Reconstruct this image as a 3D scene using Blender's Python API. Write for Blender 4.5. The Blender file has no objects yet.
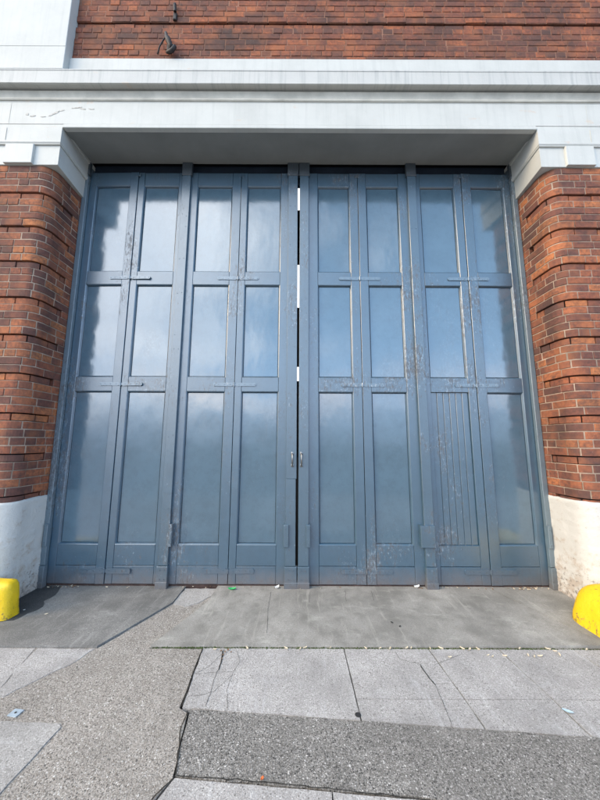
import bpy, bmesh, math, random
from mathutils import Vector, noise
R = random.Random(7)
S = bpy.context.scene
C = S.collection
rad = math.radians

# ------------------------------------------------------------------ helpers
class MB:
    """collects geometry, then links it as ONE mesh object"""
    def __init__(s): s.v = []; s.f = []
    def add(s, vs, fs):
        o = len(s.v); s.v += [tuple(v) for v in vs]; s.f += [tuple(i + o for i in f) for f in fs]
    def box(s, x0, x1, y0, y1, z0, z1, b=0.0):
        if b <= 0:
            s.add([(x0,y0,z0),(x1,y0,z0),(x1,y1,z0),(x0,y1,z0),(x0,y0,z1),(x1,y0,z1),(x1,y1,z1),(x0,y1,z1)],
                  [(0,3,2,1),(4,5,6,7),(0,1,5,4),(1,2,6,5),(2,3,7,6),(3,0,4,7)])
            return
        # chamfered on the street side (y0): front face inset by b, all round
        s.add([(x0,y1,z0),(x1,y1,z0),(x1,y1,z1),(x0,y1,z1),
               (x0,y0+b,z0),(x1,y0+b,z0),(x1,y0+b,z1),(x0,y0+b,z1),
               (x0+b,y0,z0+b),(x1-b,y0,z0+b),(x1-b,y0,z1-b),(x0+b,y0,z1-b)],
              [(0,1,2,3)[::-1],(0,1,5,4),(1,2,6,5),(2,3,7,6),(3,0,4,7),
               (4,5,9,8),(5,6,10,9),(6,7,11,10),(7,4,8,11),(8,9,10,11)])
    def cyl(s, c, r, h, axis='y', n=12, r2=None, cap=True):
        r2 = r if r2 is None else r2
        vs = []
        for k, (rr, t) in enumerate(((r, 0), (r2, h))):
            for i in range(n):
                a = 2*math.pi*i/n; u, w = rr*math.cos(a), rr*math.sin(a)
                vs.append({'y': (c[0]+u, c[1]+t, c[2]+w), 'z': (c[0]+u, c[1]+w, c[2]+t), 'x': (c[0]+t, c[1]+u, c[2]+w)}[axis])
        fs = [(i, (i+1) % n, n+(i+1) % n, n+i) for i in range(n)]
        if cap: fs += [tuple(range(n)), tuple(range(n, 2*n))]
        s.add(vs, fs)
    def tube(s, pts, r, n=8):
        vs = []; fs = []; m = len(pts)
        for i, p in enumerate(pts):
            p = Vector(p); a = Vector(pts[max(i-1, 0)]); b = Vector(pts[min(i+1, m-1)])
            d = (b-a).normalized(); u = d.cross(Vector((0.31, 0.87, 0.37))).normalized(); w = d.cross(u)
            rr = r[i] if isinstance(r, (list, tuple)) else r
            for k in range(n):
                t = 2*math.pi*k/n; vs.append(p + u*rr*math.cos(t) + w*rr*math.sin(t))
        for i in range(m-1):
            for k in range(n):
                fs.append((i*n+k, i*n+(k+1) % n, (i+1)*n+(k+1) % n, (i+1)*n+k))
        fs += [tuple(range(n)), tuple(range((m-1)*n, m*n))]
        s.add(vs, fs)
    def build(s, name, mat, parent=None, smooth=False, fix=True):
        me = bpy.data.meshes.new(name)
        me.from_pydata([tuple(v) for v in s.v], [], s.f); me.update()
        if fix:
            bm = bmesh.new(); bm.from_mesh(me); bmesh.ops.recalc_face_normals(bm, faces=bm.faces); bm.to_mesh(me); bm.free()
        if smooth:
            for p in me.polygons: p.use_smooth = True
        me.materials.append(mat)
        o = bpy.data.objects.new(name, me); C.objects.link(o)
        if parent: o.parent = parent
        return o

def tag(o, label=None, cat=None, group=None, kind=None):
    if label: o['label'] = label
    if cat: o['category'] = cat
    if group: o['group'] = group
    if kind: o['kind'] = kind
    return o
def empty(name, loc=(0, 0, 0)):
    o = bpy.data.objects.new(name, None); C.objects.link(o); o.location = loc; return o

# ------------------------------------------------------------------ materials
def newmat(name):
    m = bpy.data.materials.new(name); m.use_nodes = True
    nt = m.node_tree; b = nt.nodes['Principled BSDF']
    return m, nt, b
def N(nt, t, **k):
    n = nt.nodes.new(t)
    for a, v in k.items():
        if a.startswith('i_'):
            n.inputs[a[2:].replace('_', ' ')].default_value = v
        else: setattr(n, a, v)
    return n
def coord(nt, scale=(1, 1, 1), out='Object'):
    tc = N(nt, 'ShaderNodeTexCoord'); mp = N(nt, 'ShaderNodeMapping'); mp.inputs['Scale'].default_value = scale
    nt.links.new(tc.outputs[out], mp.inputs['Vector']); return mp.outputs[0]
def noise_n(nt, vec, scale, detail=4, rough=.55):
    n = N(nt, 'ShaderNodeTexNoise'); n.inputs['Scale'].default_value = scale
    n.inputs['Detail'].default_value = detail; n.inputs['Roughness'].default_value = rough
    nt.links.new(vec, n.inputs['Vector']); return n.outputs['Fac']
def ramp(nt, fac, stops, interp='LINEAR'):
    r = N(nt, 'ShaderNodeValToRGB'); cr = r.color_ramp; cr.interpolation = interp
    while len(cr.elements) < len(stops): cr.elements.new(.5)
    for e, (p, c) in zip(cr.elements, stops):
        e.position = p; e.color = (*c, 1) if not isinstance(c, (int, float)) else (c, c, c, 1)
    nt.links.new(fac, r.inputs[0]); return r.outputs[0]
def mix(nt, fac, a, b, mode='MIX'):
    m = N(nt, 'ShaderNodeMix', data_type='RGBA', blend_type=mode)
    for sock, v in ((m.inputs[0], fac), (m.inputs[6], a), (m.inputs[7], b)):
        if isinstance(v, (int, float)): sock.default_value = v
        elif isinstance(v, tuple): sock.default_value = (*v, 1)
        else: nt.links.new(v, sock)
    return m.outputs[2]
def mth(nt, op, a, b=0.0, clamp=False):
    m = N(nt, 'ShaderNodeMath', operation=op, use_clamp=clamp)
    for i, v in enumerate((a, b)):
        if isinstance(v, (int, float)): m.inputs[i].default_value = v
        else: nt.links.new(v, m.inputs[i])
    return m.outputs[0]
def bump(nt, b, h, strength=.3, dist=.01, prev=None):
    n = N(nt, 'ShaderNodeBump'); n.inputs['Strength'].default_value = strength; n.inputs['Distance'].default_value = dist
    nt.links.new(h, n.inputs['Height'])
    if prev: nt.links.new(prev, n.inputs['Normal'])
    nt.links.new(n.outputs[0], b.inputs['Normal']); return n.outputs[0]
def sep(nt, v):
    s = N(nt, 'ShaderNodeSeparateXYZ'); nt.links.new(v, s.inputs[0]); return s.outputs

def brick_mat(name, stops, dirt=.5):
    m, nt, b = newmat(name); L = nt.links.new
    g = N(nt, 'ShaderNodeNewGeometry'); v = coord(nt)
    base = ramp(nt, g.outputs['Random Per Island'], stops)
    n1 = noise_n(nt, v, 26, 5, .65); n2 = noise_n(nt, v, 2.2, 4, .6); n3 = noise_n(nt, v, 160, 3, .7)
    c = mix(nt, ramp(nt, n1, [(.36, 0), (.66, .75)]), base, (.075, .040, .034))
    c = mix(nt, ramp(nt, n2, [(.44, 0), (.66, dirt)]), c, (.05, .036, .032))
    c = mix(nt, ramp(nt, noise_n(nt, v, 9, 6, .7), [(.52, 0), (.66, .45)]), c, (.085, .055, .045))
    c = mix(nt, ramp(nt, noise_n(nt, v, 4.1, 3), [(.48, 0), (.70, .38)]), c, (.40, .140, .055))
    c = mix(nt, ramp(nt, noise_n(nt, v, 45, 4, .7), [(.66, 0), (.74, .45)]), c, (.42, .34, .28))
    L(c, b.inputs['Base Color']); b.inputs['Roughness'].default_value = .88
    b.inputs['Specular IOR Level'].default_value = .25
    bump(nt, b, n3, .5, .003, bump(nt, b, n1, .5, .006))
    return m
pier_stops = [(0, (.120, .056, .044)), (.3, (.170, .066, .046)), (.6, (.275, .092, .048)), (.85, (.35, .120, .055)), (1, (.45, .165, .062))]
wall_stops = [(0, (.13, .062, .045)), (.3, (.17, .067, .044)), (.7, (.26, .085, .046)), (1, (.35, .115, .05))]
M_brick = brick_mat('pier_brick', pier_stops, .55)
M_brick_up = brick_mat('upper_brick', wall_stops, .75)

def simple(name, col, rough=.7, var=.2, scale=8, bs=.2, bd=.004, bscale=60, spec=.3, metal=0):
    m, nt, b = newmat(name); v = coord(nt)
    n1 = noise_n(nt, v, scale, 5, .6)
    dark = tuple(x*(1-var) for x in col); lite = tuple(min(1, x*(1+var)) for x in col)
    nt.links.new(ramp(nt, n1, [(.3, dark), (.7, lite)]), b.inputs['Base Color'])
    b.inputs['Roughness'].default_value = rough; b.inputs['Specular IOR Level'].default_value = spec; b.inputs['Metallic'].default_value = metal
    bump(nt, b, noise_n(nt, v, bscale, 4, .6), bs, bd)
    return m
M_mortar = simple('pier_mortar', (.27, .205, .155), .95, .5, 5, .6, .004, 90)
M_mortar_up = simple('upper_mortar', (.20, .105, .07), .95, .6, 3, .6, .004, 90)
M_dark = simple('hall_dark', (.012, .012, .013), .95, .2)
M_header = simple('header_paint', (.018, .026, .04), .6, .2)  # near-black blue base colour of the header beam
M_rust = simple('rusty_threshold', (.050, .032, .028), .85, .5, 14, .6, .006, 70)
M_iron = simple('weathered_iron', (.030, .026, .025), .6, .4, 30, .5, .003, 80, .4, .4)

def white_mat(name, col, streak=0.0, dirt=.12):
    m, nt, b = newmat(name); L = nt.links.new; v = coord(nt)
    c = mix(nt, ramp(nt, noise_n(nt, v, 1.6, 5, .65), [(.4, 0), (.75, dirt*2)]), col, tuple(x*.72 for x in col))
    c = mix(nt, ramp(nt, noise_n(nt, v, 18, 5, .7), [(.60, 0), (.75, dirt)]), c, (.42, .40, .36))
    c = mix(nt, ramp(nt, noise_n(nt, coord(nt, (26, 3, 1.2)), 1, 6, .62), [(.5, 0), (.75, streak*.6)]), c, (.30, .31, .30))
    c = mix(nt, ramp(nt, noise_n(nt, coord(nt, (1, 1, 2.4)), 3.4, 6, .62), [(.66, 0), (.70, .45*min(1, dirt*4))]), c, (.50, .38, .28))
    L(c, b.inputs['Base Color']); b.inputs['Roughness'].default_value = .6; b.inputs['Specular IOR Level'].default_value = .35
    bump(nt, b, noise_n(nt, v, 40, 5, .6), .25, .004)
    return m
M_white = white_mat('white_masonry_paint', (.475, .485, .455), .45, .30)
M_cornice = white_mat('weathered_cornice_paint', (.44, .445, .42), 1.4, .2)
M_bed = simple('cream_mould', (.42, .41, .36), .75, .18, 5)  # cream-grey base colour, slightly darker than the white paints
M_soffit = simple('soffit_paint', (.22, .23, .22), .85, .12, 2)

def plinth_mat():
    m, nt, b = newmat('limewashed_plinth'); L = nt.links.new; v = coord(nt); z = sep(nt, v)[2]
    n = noise_n(nt, v, 9, 7, .72); nb = noise_n(nt, v, 30, 6, .7)
    low = mth(nt, 'MULTIPLY', mth(nt, 'SUBTRACT', .62, z), .30, True)
    f = ramp(nt, mth(nt, 'ADD', n, low), [(.58, 0), (.69, .8)])
    c = mix(nt, f, (.475, .468, .435), (.38, .32, .26))
    f2 = ramp(nt, mth(nt, 'ADD', nb, mth(nt, 'MULTIPLY', mth(nt, 'SUBTRACT', .42, z), .42, True)), [(.64, 0), (.73, .8)])
    c = mix(nt, f2, c, (.16, .14, .125))
    c = mix(nt, ramp(nt, noise_n(nt, coord(nt, (30, 30, 2)), 1, 4), [(.55, 0), (.7, .18)]), c, (.6, .56, .5))
    L(c, b.inputs['Base Color']); b.inputs['Roughness'].default_value = .75
    bump(nt, b, nb, .5, .006, bump(nt, b, n, .55, .02))
    return m
M_plinth = plinth_mat()

def wcoord(nt, scale=(1, 1, 1)):
    g = N(nt, 'ShaderNodeNewGeometry'); mp = N(nt, 'ShaderNodeMapping'); mp.inputs['Scale'].default_value = scale
    nt.links.new(g.outputs['Position'], mp.inputs['Vector']); return mp.outputs[0]
def paint_mat(name, col, rough, wear, gloss_bump, worn=(.24, .30, .34)):
    """old gloss paint on wood; wear gathers in patches, worst about the right-hand middle post"""
    m, nt, b = newmat(name); L = nt.links.new; v = wcoord(nt); x, y, z = sep(nt, v)
    region = noise_n(nt, wcoord(nt, (1.4, 1, .8)), 1.5, 4, .55)
    dx = mth(nt, 'MULTIPLY', mth(nt, 'SUBTRACT', x, 1.55), 1.15); dz = mth(nt, 'MULTIPLY', mth(nt, 'SUBTRACT', z, 2.9), .9)
    hot = mth(nt, 'SUBTRACT', 1.0, mth(nt, 'ADD', mth(nt, 'MULTIPLY', dx, dx), mth(nt, 'MULTIPLY', dz, dz)), True)
    reg = mth(nt, 'ADD', mth(nt, 'MULTIPLY', mth(nt, 'SUBTRACT', region, .505), .55), mth(nt, 'MULTIPLY', hot, .055))
    grain = noise_n(nt, wcoord(nt, (110, 90, 26)), 1, 6, .75)
    chips = noise_n(nt, wcoord(nt, (46, 46, 15)), 1, 8, .8)
    pale = noise_n(nt, wcoord(nt, (34, 34, 22)), 1, 8, .82)
    c = mix(nt, ramp(nt, noise_n(nt, v, 2.4, 5, .6), [(.35, 0), (.7, .5)]), col, tuple(x_*1.3 for x_ in col))
    c = mix(nt, ramp(nt, noise_n(nt, v, 13, 6, .7), [(.45, 0), (.7, .35)]), c, tuple(x_*.62 for x_ in col))
    f1 = mth(nt, 'MULTIPLY', ramp(nt, mth(nt, 'ADD', pale, reg), [(.62, 0), (.64, 1)]), min(1, wear))
    f2 = mth(nt, 'MULTIPLY', ramp(nt, mth(nt, 'ADD', chips, reg), [(.60, 0), (.62, 1)]), min(1, wear))
    f3 = mth(nt, 'MULTIPLY', ramp(nt, mth(nt, 'ADD', grain, reg), [(.60, 0), (.66, 1)]), min(1, wear))
    c = mix(nt, mth(nt, 'MULTIPLY', f1, .60), c, worn)
    c = mix(nt, mth(nt, 'MULTIPLY', f3, .55), c, (.030, .036, .042))
    c = mix(nt, mth(nt, 'MULTIPLY', f2, .85), c, (.044, .045, .048))
    # rust and road dirt splashed on the feet of the doors
    lowf = mth(nt, 'MULTIPLY', mth(nt, 'SUBTRACT', .36, z), 1.7, True)
    df = ramp(nt, mth(nt, 'MULTIPLY', lowf, mth(nt, 'ADD', noise_n(nt, wcoord(nt, (10, 10, 9)), 1, 7, .75), .2)), [(.16, 0), (.42, .8)])
    c = mix(nt, df, c, (.065, .050, .044))
    L(c, b.inputs['Base Color'])
    rr = N(nt, 'ShaderNodeMapRange'); L(noise_n(nt, v, 7, 6, .7), rr.inputs[0])
    rr.inputs[3].default_value = rough*.75; rr.inputs[4].default_value = rough*1.4
    r2 = mth(nt, 'ADD', mth(nt, 'ADD', rr.outputs[0], mth(nt, 'MULTIPLY', mth(nt, 'ADD', f2, f3), .25)), mth(nt, 'MULTIPLY', df, .5))
    L(r2, b.inputs['Roughness'])
    b.inputs['IOR'].default_value = 2.05
    p = bump(nt, b, noise_n(nt, wcoord(nt, (5, 5, 2.6)), 1, 2, .5), gloss_bump, .012)
    p = bump(nt, b, noise_n(nt, wcoord(nt, (34, 34, 24)), 1, 5, .65), .10 + min(1, wear)*.22, .0022, p)
    bump(nt, b, mth(nt, 'ADD', f1, f2), -.5*min(1, wear), .0015, p)
    return m
BLUE = (.033, .073, .108)
M_frame = paint_mat('worn_blue_paint', BLUE, .30, 1.0, .10)
M_post = paint_mat('post_blue_paint', (.034, .071, .101), .33, 1.0, .10)
M_panel = paint_mat('gloss_blue_paint', (.056, .102, .138), .115, .16, .30)
M_jamb = paint_mat('grey_jamb_paint', (.085, .125, .150), .42, .9, .1)
M_cap = paint_mat('shaded_cap_paint', (.018, .032, .044), .5, .6, .1)  # deep shade under the soffit put into the caps as a darker colour
M_hinge = paint_mat('hinge_paint', (.075, .125, .165), .35, 1.6, .1, (.42, .43, .43))
M_steel = simple('polished_handle', (.20, .20, .195), .36, .25, 40, .1, .001, 60, .5, 1)

def yellow_mat():
    m, nt, b = newmat('yellow_road_paint'); L = nt.links.new; v = coord(nt)
    n = noise_n(nt, v, 24, 7, .75); n2 = noise_n(nt, v, 70, 5, .7); z = sep(nt, v)[2]
    c = mix(nt, ramp(nt, noise_n(nt, v, 6, 4), [(.3, 0), (.7, .5)]), (.70, .47, .003), (.60, .38, .004))
    low = mth(nt, 'MULTIPLY', mth(nt, 'SUBTRACT', .12, z), .9, True)
    c = mix(nt, ramp(nt, mth(nt, 'ADD', n, low), [(.60, 0), (.66, .85)]), c, (.13, .095, .05))
    c = mix(nt, ramp(nt, n2, [(.60, 0), (.68, .6)]), c, (.30, .19, .03))
    L(c, b.inputs['Base Color']); b.inputs['Roughness'].default_value = .5
    bump(nt, b, n2, .5, .006, bump(nt, b, n, .5, .012))
    return m
M_yellow = yellow_mat()

def ground_mat(name, base, peb, scale, contrast, stain=.35, bmp=.5, moss=0.0):
    """cast or rolled aggregate: stones of several colours in a cement matrix"""
    m, nt, b = newmat(name); L = nt.links.new; v = coord(nt)
    def vor(s):
        o = N(nt, 'ShaderNodeTexVoronoi'); o.inputs['Scale'].default_value = s; L(v, o.inputs['Vector']); return o
    v1 = vor(scale); v2 = vor(scale*2.3)
    sx = N(nt, 'ShaderNodeSeparateColor'); L(v1.outputs['Color'], sx.inputs[0])
    sy = N(nt, 'ShaderNodeSeparateColor'); L(v2.outputs['Color'], sy.inputs[0])
    stones = ramp(nt, sx.outputs[0], peb, 'CONSTANT'); fines = ramp(nt, sy.outputs[0], peb, 'CONSTANT')
    in1 = ramp(nt, v1.outputs['Distance'], [(.38, 1), (.46, 0)])
    keep = ramp(nt, sx.outputs[1], [(.28, 0), (.33, 1)])
    c = mix(nt, .62*contrast, base, fines)
    c = mix(nt, mth(nt, 'MULTIPLY', mth(nt, 'MULTIPLY', in1, keep), contrast), c, stones)
    c = mix(nt, ramp(nt, noise_n(nt, v, 1.7, 6, .62), [(.36, 0), (.66, stain)]), c, tuple(x*.42 for x in base))
    c = mix(nt, ramp(nt, noise_n(nt, coord(nt, (1, 2.2, 1)), 3.1, 6, .7), [(.56, 0), (.74, stain*.6)]), c, tuple(min(.6, x*1.9) for x in base))
    c = mix(nt, ramp(nt, noise_n(nt, v, 7, 7, .72), [(.50, 0), (.66, stain*.8)]), c, tuple(x*.55 for x in base))
    c = mix(nt, ramp(nt, noise_n(nt, coord(nt, (9, 1.1, 1)), 1.6, 7, .7), [(.56, 0), (.68, stain*.55)]), c, tuple(min(.62, x*1.6) for x in base))
    c = mix(nt, ramp(nt, noise_n(nt, v, 36, 5, .7), [(.62, 0), (.70, stain*.8)]), c, tuple(x*.4 for x in base))
    c = mix(nt, ramp(nt, noise_n(nt, v, 230, 3, .7), [(.3, .0), (.8, .28)]), c, (.02, .02, .02))
    L(c, b.inputs['Base Color']); b.inputs['Roughness'].default_value = .85; b.inputs['Specular IOR Level'].default_value = .3
    h = mth(nt, 'ADD', in1, mth(nt, 'MULTIPLY', noise_n(nt, v, scale*1.4, 5, .7), 1.2))
    bump(nt, b, h, min(1, bmp), .0045)
    return m
peb_mid = [(0, (.07, .065, .06)), (.2, (.20, .17, .14)), (.42, (.36, .33, .29)), (.68, (.50, .46, .41)), (.93, (.70, .68, .64))]
peb_lite = [(0, (.16, .15, .14)), (.2, (.30, .28, .26)), (.5, (.42, .40, .37)), (.85, (.58, .56, .53))]
peb_dark = [(0, (.06, .058, .055)), (.25, (.15, .145, .135)), (.55, (.27, .26, .24)), (.88, (.52, .50, .47))]
peb_mid2 = [(0, (.05, .048, .045)), (.25, (.15, .14, .125)), (.5, (.28, .265, .24)), (.78, (.42, .40, .37)), (.93, (.70, .67, .63))]
peb_slab = [(0, (.12, .11, .10)), (.12, (.30, .28, .26)), (.4, (.44, .42, .40)), (.75, (.56, .54, .51)), (.93, (.72, .70, .67))]
M_agg = ground_mat('exposed_aggregate_concrete', (.35, .32, .28), peb_mid, 108, .95, .34)
M_slab = ground_mat('pale_paving_slab', (.45, .43, .405), peb_slab, 118, .85, .5, .35)
M_tar = ground_mat('chipped_tarmac', (.27, .255, .23), peb_mid2, 105, .95, .35, .8)
M_apron = ground_mat('trowelled_concrete', (.325, .31, .272), peb_slab, 150, .38, .7, .4)
M_apron_dark = ground_mat('old_dark_concrete', (.235, .232, .218), peb_mid2, 140, .45, .75, .3)
M_strip = ground_mat('dark_strip_concrete', (.045, .047, .048), peb_dark, 140, .12, .6, .3)  # near-black grey for the strip by the left pier
M_road = ground_mat('road_asphalt', (.20, .20, .195), peb_dark, 60, .2, .3)
M_pale = ground_mat('pale_cement', (.42, .405, .375), peb_slab, 118, .75, .45, .3)
M_crack = simple('dirt_filled_crack', (.030, .028, .024), .95, .4, 30)
M_moss = simple('moss', (.05, .075, .02), .95, .6, 25, .8, .01, 120)
M_plate = simple('dull_metal_plate', (.42, .50, .56), .4, .15, 30, .2, .001, 60, .5, .3)

def flat(name, col, rough=.8):
    m, nt, b = newmat(name); v = coord(nt)
    nt.links.new(mix(nt, ramp(nt, noise_n(nt, v, 90, 3), [(.35, 0), (.7, .5)]), col, tuple(x*.6 for x in col)), b.inputs['Base Color'])
    b.inputs['Roughness'].default_value = rough; return m
M_leaf = flat('dry_leaf', (.62, .54, .40)); M_leaf2 = flat('brown_leaf', (.20, .11, .05)); M_paper = flat('paper_scrap', (.75, .74, .70))
M_green = flat('green_wrapper', (.03, .42, .11), .4); M_pblue = flat('blue_wrapper', (.38, .50, .56), .5); M_orange = flat('orange_scrap', (.65, .15, .04)); M_gum = flat('old_gum', (.02, .02, .02))

def glow(name, col, st):
    m, nt, b = newmat(name); b.inputs['Base Color'].default_value = (*col, 1)
    b.inputs['Emission Color'].default_value = (*col, 1); b.inputs['Emission Strength'].default_value = st
    return m
M_rooflight = glow('daylit_rooflight_glass', (.95, .97, 1), 1.4)

# ------------------------------------------------------------------ dimensions
HX = 2.66          # half width between the brick reveals
YF = -.46          # street face of the brickwork
CO = .0785         # one course
ZT = 4.43          # top of the pier brickwork
ZP = .945          # top of the painted plinth

B = empty('brick_building', (0, 0, 0))
tag(B, 'red brick garage frontage with tall blue folding doors under a white painted cornice', 'building')

# ------------------------------------------------------------------ brickwork laid along a path
def corner_path(sx, r=.135):
    """plan of a pier, from far along the street front, round the bullnose, to the door; returns f(s) -> point, normal, and lengths"""
    L1 = 6.5 - HX - r; La = r*math.pi/2; L2 = .06 - (YF + r)
    def f(s):
        if s <= L1: x, y, nx, ny = 6.5 - s, YF, 0, -1
        elif s <= L1 + La:
            a = (s-L1)/r; x = HX + r - r*math.sin(a); y = YF + r - r*math.cos(a); nx, ny = -math.sin(a), -math.cos(a)
        else: x, y, nx, ny = HX, YF + r + (s-L1-La), -1, 0
        return (sx*x, y, sx*nx, ny)
    return f, L1, La, L2
def samples(s0, s1, arcs):
    """sample points: chamfered ends and dense inside the arc"""
    c = .003; pts = [s0, s0+c]
    a0, a1 = arcs
    lo, hi = max(s0+c, a0), min(s1-c, a1)
    if hi > lo:
        n = max(1, int(math.ceil((hi-lo)/.028)))
        pts += [lo + (hi-lo)*i/n for i in range(n+1)]
    pts += [s1-c, s1]
    out = []
    for p in pts:
        if not out or p - out[-1] > 1e-4: out.append(p)
    return out
def lay(mb, f, arcs, s0, s1, z0, z1, n, tilt=0):
    ps = samples(s0, s1, arcs); c = .0035; vs = []; m = len(ps)
    for i, s in enumerate(ps):
        x, y, nx, ny = f(s); e = c if i in (0, m-1) else 0
        t = tilt*(s-s0)/(s1-s0)
        for off, z in ((-.05, z0), (n-c-e, z0), (n-e+t, z0+c), (n-e+t, z1-c), (n-c-e, z1), (-.05, z1)):
            vs.append((x+nx*off, y+ny*off, z))
    fs = []
    for i in range(m-1):
        for k in range(6): fs.append((i*6+k, i*6+(k+1) % 6, (i+1)*6+(k+1) % 6, (i+1)*6+k))
    fs += [tuple(range(6)), tuple(range((m-1)*6, m*6))]
    mb.add(vs, fs)
def course_bricks(kind, s0, s1, start):
    out = []; s = s0 - start
    while s < s1:
        L = {'s': .222, 'h': .106}[kind if kind != 'f' else ('s' if len(out) % 2 else 'h')]
        L *= R.uniform(.95, 1.05)
        a, b2 = max(s, s0), min(s+L, s1)
        if b2 - a > .03: out.append((a, b2))
        s += L + R.uniform(.008, .012)
    return out

def pier(sx):
    f, L1, La, L2 = corner_path(sx); LT = L1+La+L2; arcs = (L1, L1+La)
    send = LT - .06 - .115          # where the recessed courses stop, short of the door
    br = MB(); mo = MB()
    nz = 0; z = ZT; k = 0
    prof = []
    kinds = ['s', 'f', 's', 'h', 's']
    while z > ZP - .15:
        z1 = z; z0 = z - CO; z = z0
        # the fifth course of each band is set back
        slot = (k >= 4 and (k-4) % 5 == 0)
        kd = kinds[(k*3+(k//5)) % 5] if not slot else 's'
        start = R.uniform(0, .2)
        above = (k >= 3 and (k-3) % 5 == 0)
        zb0, zb1 = z0 + (.0006 if above else .0045), z1 - .0045
        zm = z0 + (.004 if above else 0)
        if slot: zb1 = z1 - .0105
        for (a, b2) in course_bricks(kd, 0, LT, start):
            n = R.uniform(-.0026, .0030); jz = R.uniform(-.0012, .0012)
            if slot:
                if b2 <= send: lay(br, f, arcs, a, b2, zb0, zb1, n-.014)
                elif a >= send: lay(br, f, arcs, a, b2, zb0, z1-.0045, n)
                else:
                    if send - a > .04: lay(br, f, arcs, a, send-.006, zb0, zb1, n-.014)
                    if b2 - send > .03: lay(br, f, arcs, send+.004, b2, zb0, z1-.0045, n)
                    elif b2 - send > 0: lay(br, f, arcs, send+.004, max(b2, send+.04), zb0, z1-.0045, n)
            else: lay(br, f, arcs, a, b2, zb0+max(0, jz), zb1+min(0, jz), n, R.uniform(-.0015, .0015))
        # joints
        for (sa, sb, d) in ((0, send, -.075 if slot else -.0045), (send, LT, -.0045)):
            ps = [sa] + [L1 + La*i/8 for i in range(9) if sa < L1 + La*i/8 < sb] + [sb]
            vs = []
            for s in ps:
                x, y, nx, ny = f(s)
                for off, zz in ((-.09, zm), (d, zm), (d, z1), (-.09, z1)): vs.append((x+nx*off, y+ny*off, zz))
            fs = []
            for i in range(len(ps)-1):
                for q in range(3): fs.append((i*4+q, i*4+q+1, (i+1)*4+q+1, (i+1)*4+q))
            mo.add(vs, fs)
        k += 1
    p = br.build('brick_pier', M_brick, B)
    mo.build('mortar', M_mortar, p, fix=False)
    # painted plinth, a rough coat a little proud of the brick
    pl = MB(); nzs = 46; ps = []
    s = L1 - 2.2
    ps = [0, .8] 
    while s < LT: ps.append(s); s += .03 if s > L1-.9 else .08
    ps.append(LT)
    ps = sorted(set(round(q, 4) for q in ps))
    vs = []
    for s in ps:
        x, y, nx, ny = f(s)
        ztop = ZP + .012*noise.noise(Vector((s*3, 0, sx))) + .004*noise.noise(Vector((s*20, 3, sx))) - (.02 if sx < 0 else 0)
        for i in range(nzs+1):
            zz = -.02 + (ztop+.02)*i/nzs
            d = .007 + .006*noise.noise(Vector((s*5+sx*9, zz*5, 1))) + .0035*noise.noise(Vector((s*22, zz*22, 4+sx)))
            d += .002*abs(math.sin(zz/CO*math.pi))
            if zz < .32: d += (.32-zz)*.05 + .02*max(0, .3-zz)*noise.noise(Vector((s*14, zz*14, 2)))
            if i == nzs: d -= .004
            vs.append((x+nx*d, y+ny*d, zz))
        vs.append((x-nx*.03, y-ny*.03, ztop))
    w = nzs+2; fs = []
    for i in range(len(ps)-1):
        for q in range(w-1): fs.append((i*w+q, i*w+q+1, (i+1)*w+q+1, (i+1)*w+q))
    pl.add(vs, fs)
    pl.build('painted_plinth', M_plinth, p, smooth=True, fix=False)
    return p
tag(pier(-1), 'brick pier left of the doors'); tag(pier(1), 'brick pier right of the doors, orange on its inner side')

# upper wall
def upper_wall():
    f = lambda s: (-2.60 + s, YF, 0, -1); LT = 9.0; arcs = (99, 99)
    br = MB(); mo = MB(); z = 5.775; k = 0
    while z < 8.0:
        ledge = (k == 6)
        slot = (k == 6)
        for (a, b2) in course_bricks(['s', 'h', 'f', 's'][k % 4], 0, LT, R.uniform(0, .2)):
            n = R.uniform(-.003, .003) - (.016 if slot else 0)
            lay(br, f, arcs, a, b2, z+.004, z+CO-(.012 if slot else .004), n, R.uniform(-.002, .002))
        d = -.024 if slot else -.005
        mo.add([(-2.60, YF-d, z), (6.4, YF-d, z), (6.4, YF-d, z+CO), (-2.60, YF-d, z+CO), (-2.60, YF+.05, z+CO), (6.4, YF+.05, z+CO)],
               [(0, 1, 2, 3), (3, 2, 5, 4)])
        z += CO; k += 1
    w = br.build('upper_wall', M_brick_up, B)
    mo.build('mortar', M_mortar_up, w, fix=False)
    return w
upper_wall()

# solid core of the wall behind the facing, and the dark hall the doors close off
core = MB()
for s in (-1, 1):
    xs = sorted((s*(HX+.07), s*6.45)); core.box(xs[0], xs[1], YF+.045, .35, -.3, 5.6)
core.box(-6.45, 6.35, YF+.045, .35, 5.62, 8.1)
core.box(-6.45, 6.45, .10, .35, 4.94, 5.61)
core.build('wall_core', M_dark, B)
hall = MB()
hall.box(-6.45, -6.4, .35, 26, -.2, 7.1); hall.box(6.4, 6.45, .35, 26, -.2, 7.1); hall.box(-6.44, 6.44, 26, 26.1, -.2, 7.1); hall.box(-6.44, 6.44, .35, 26, -.25, -.02)
for (a, b2) in ((.35, 2.54), (3.23, 5.47), (8.56, 18.6), (24.0, 26.1)): hall.box(-6.44, 6.44, a, b2, 7.0, 7.1)
h = hall.build('hall_shell', M_dark, B)
for (a, b2) in ((2.54, 3.23), (5.47, 8.56), (18.6, 24.0)):
    g = MB(); g.box(-6.4, 6.4, a, b2, 7.02, 7.05)
    g.build('rooflight', M_rooflight, B)

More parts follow.
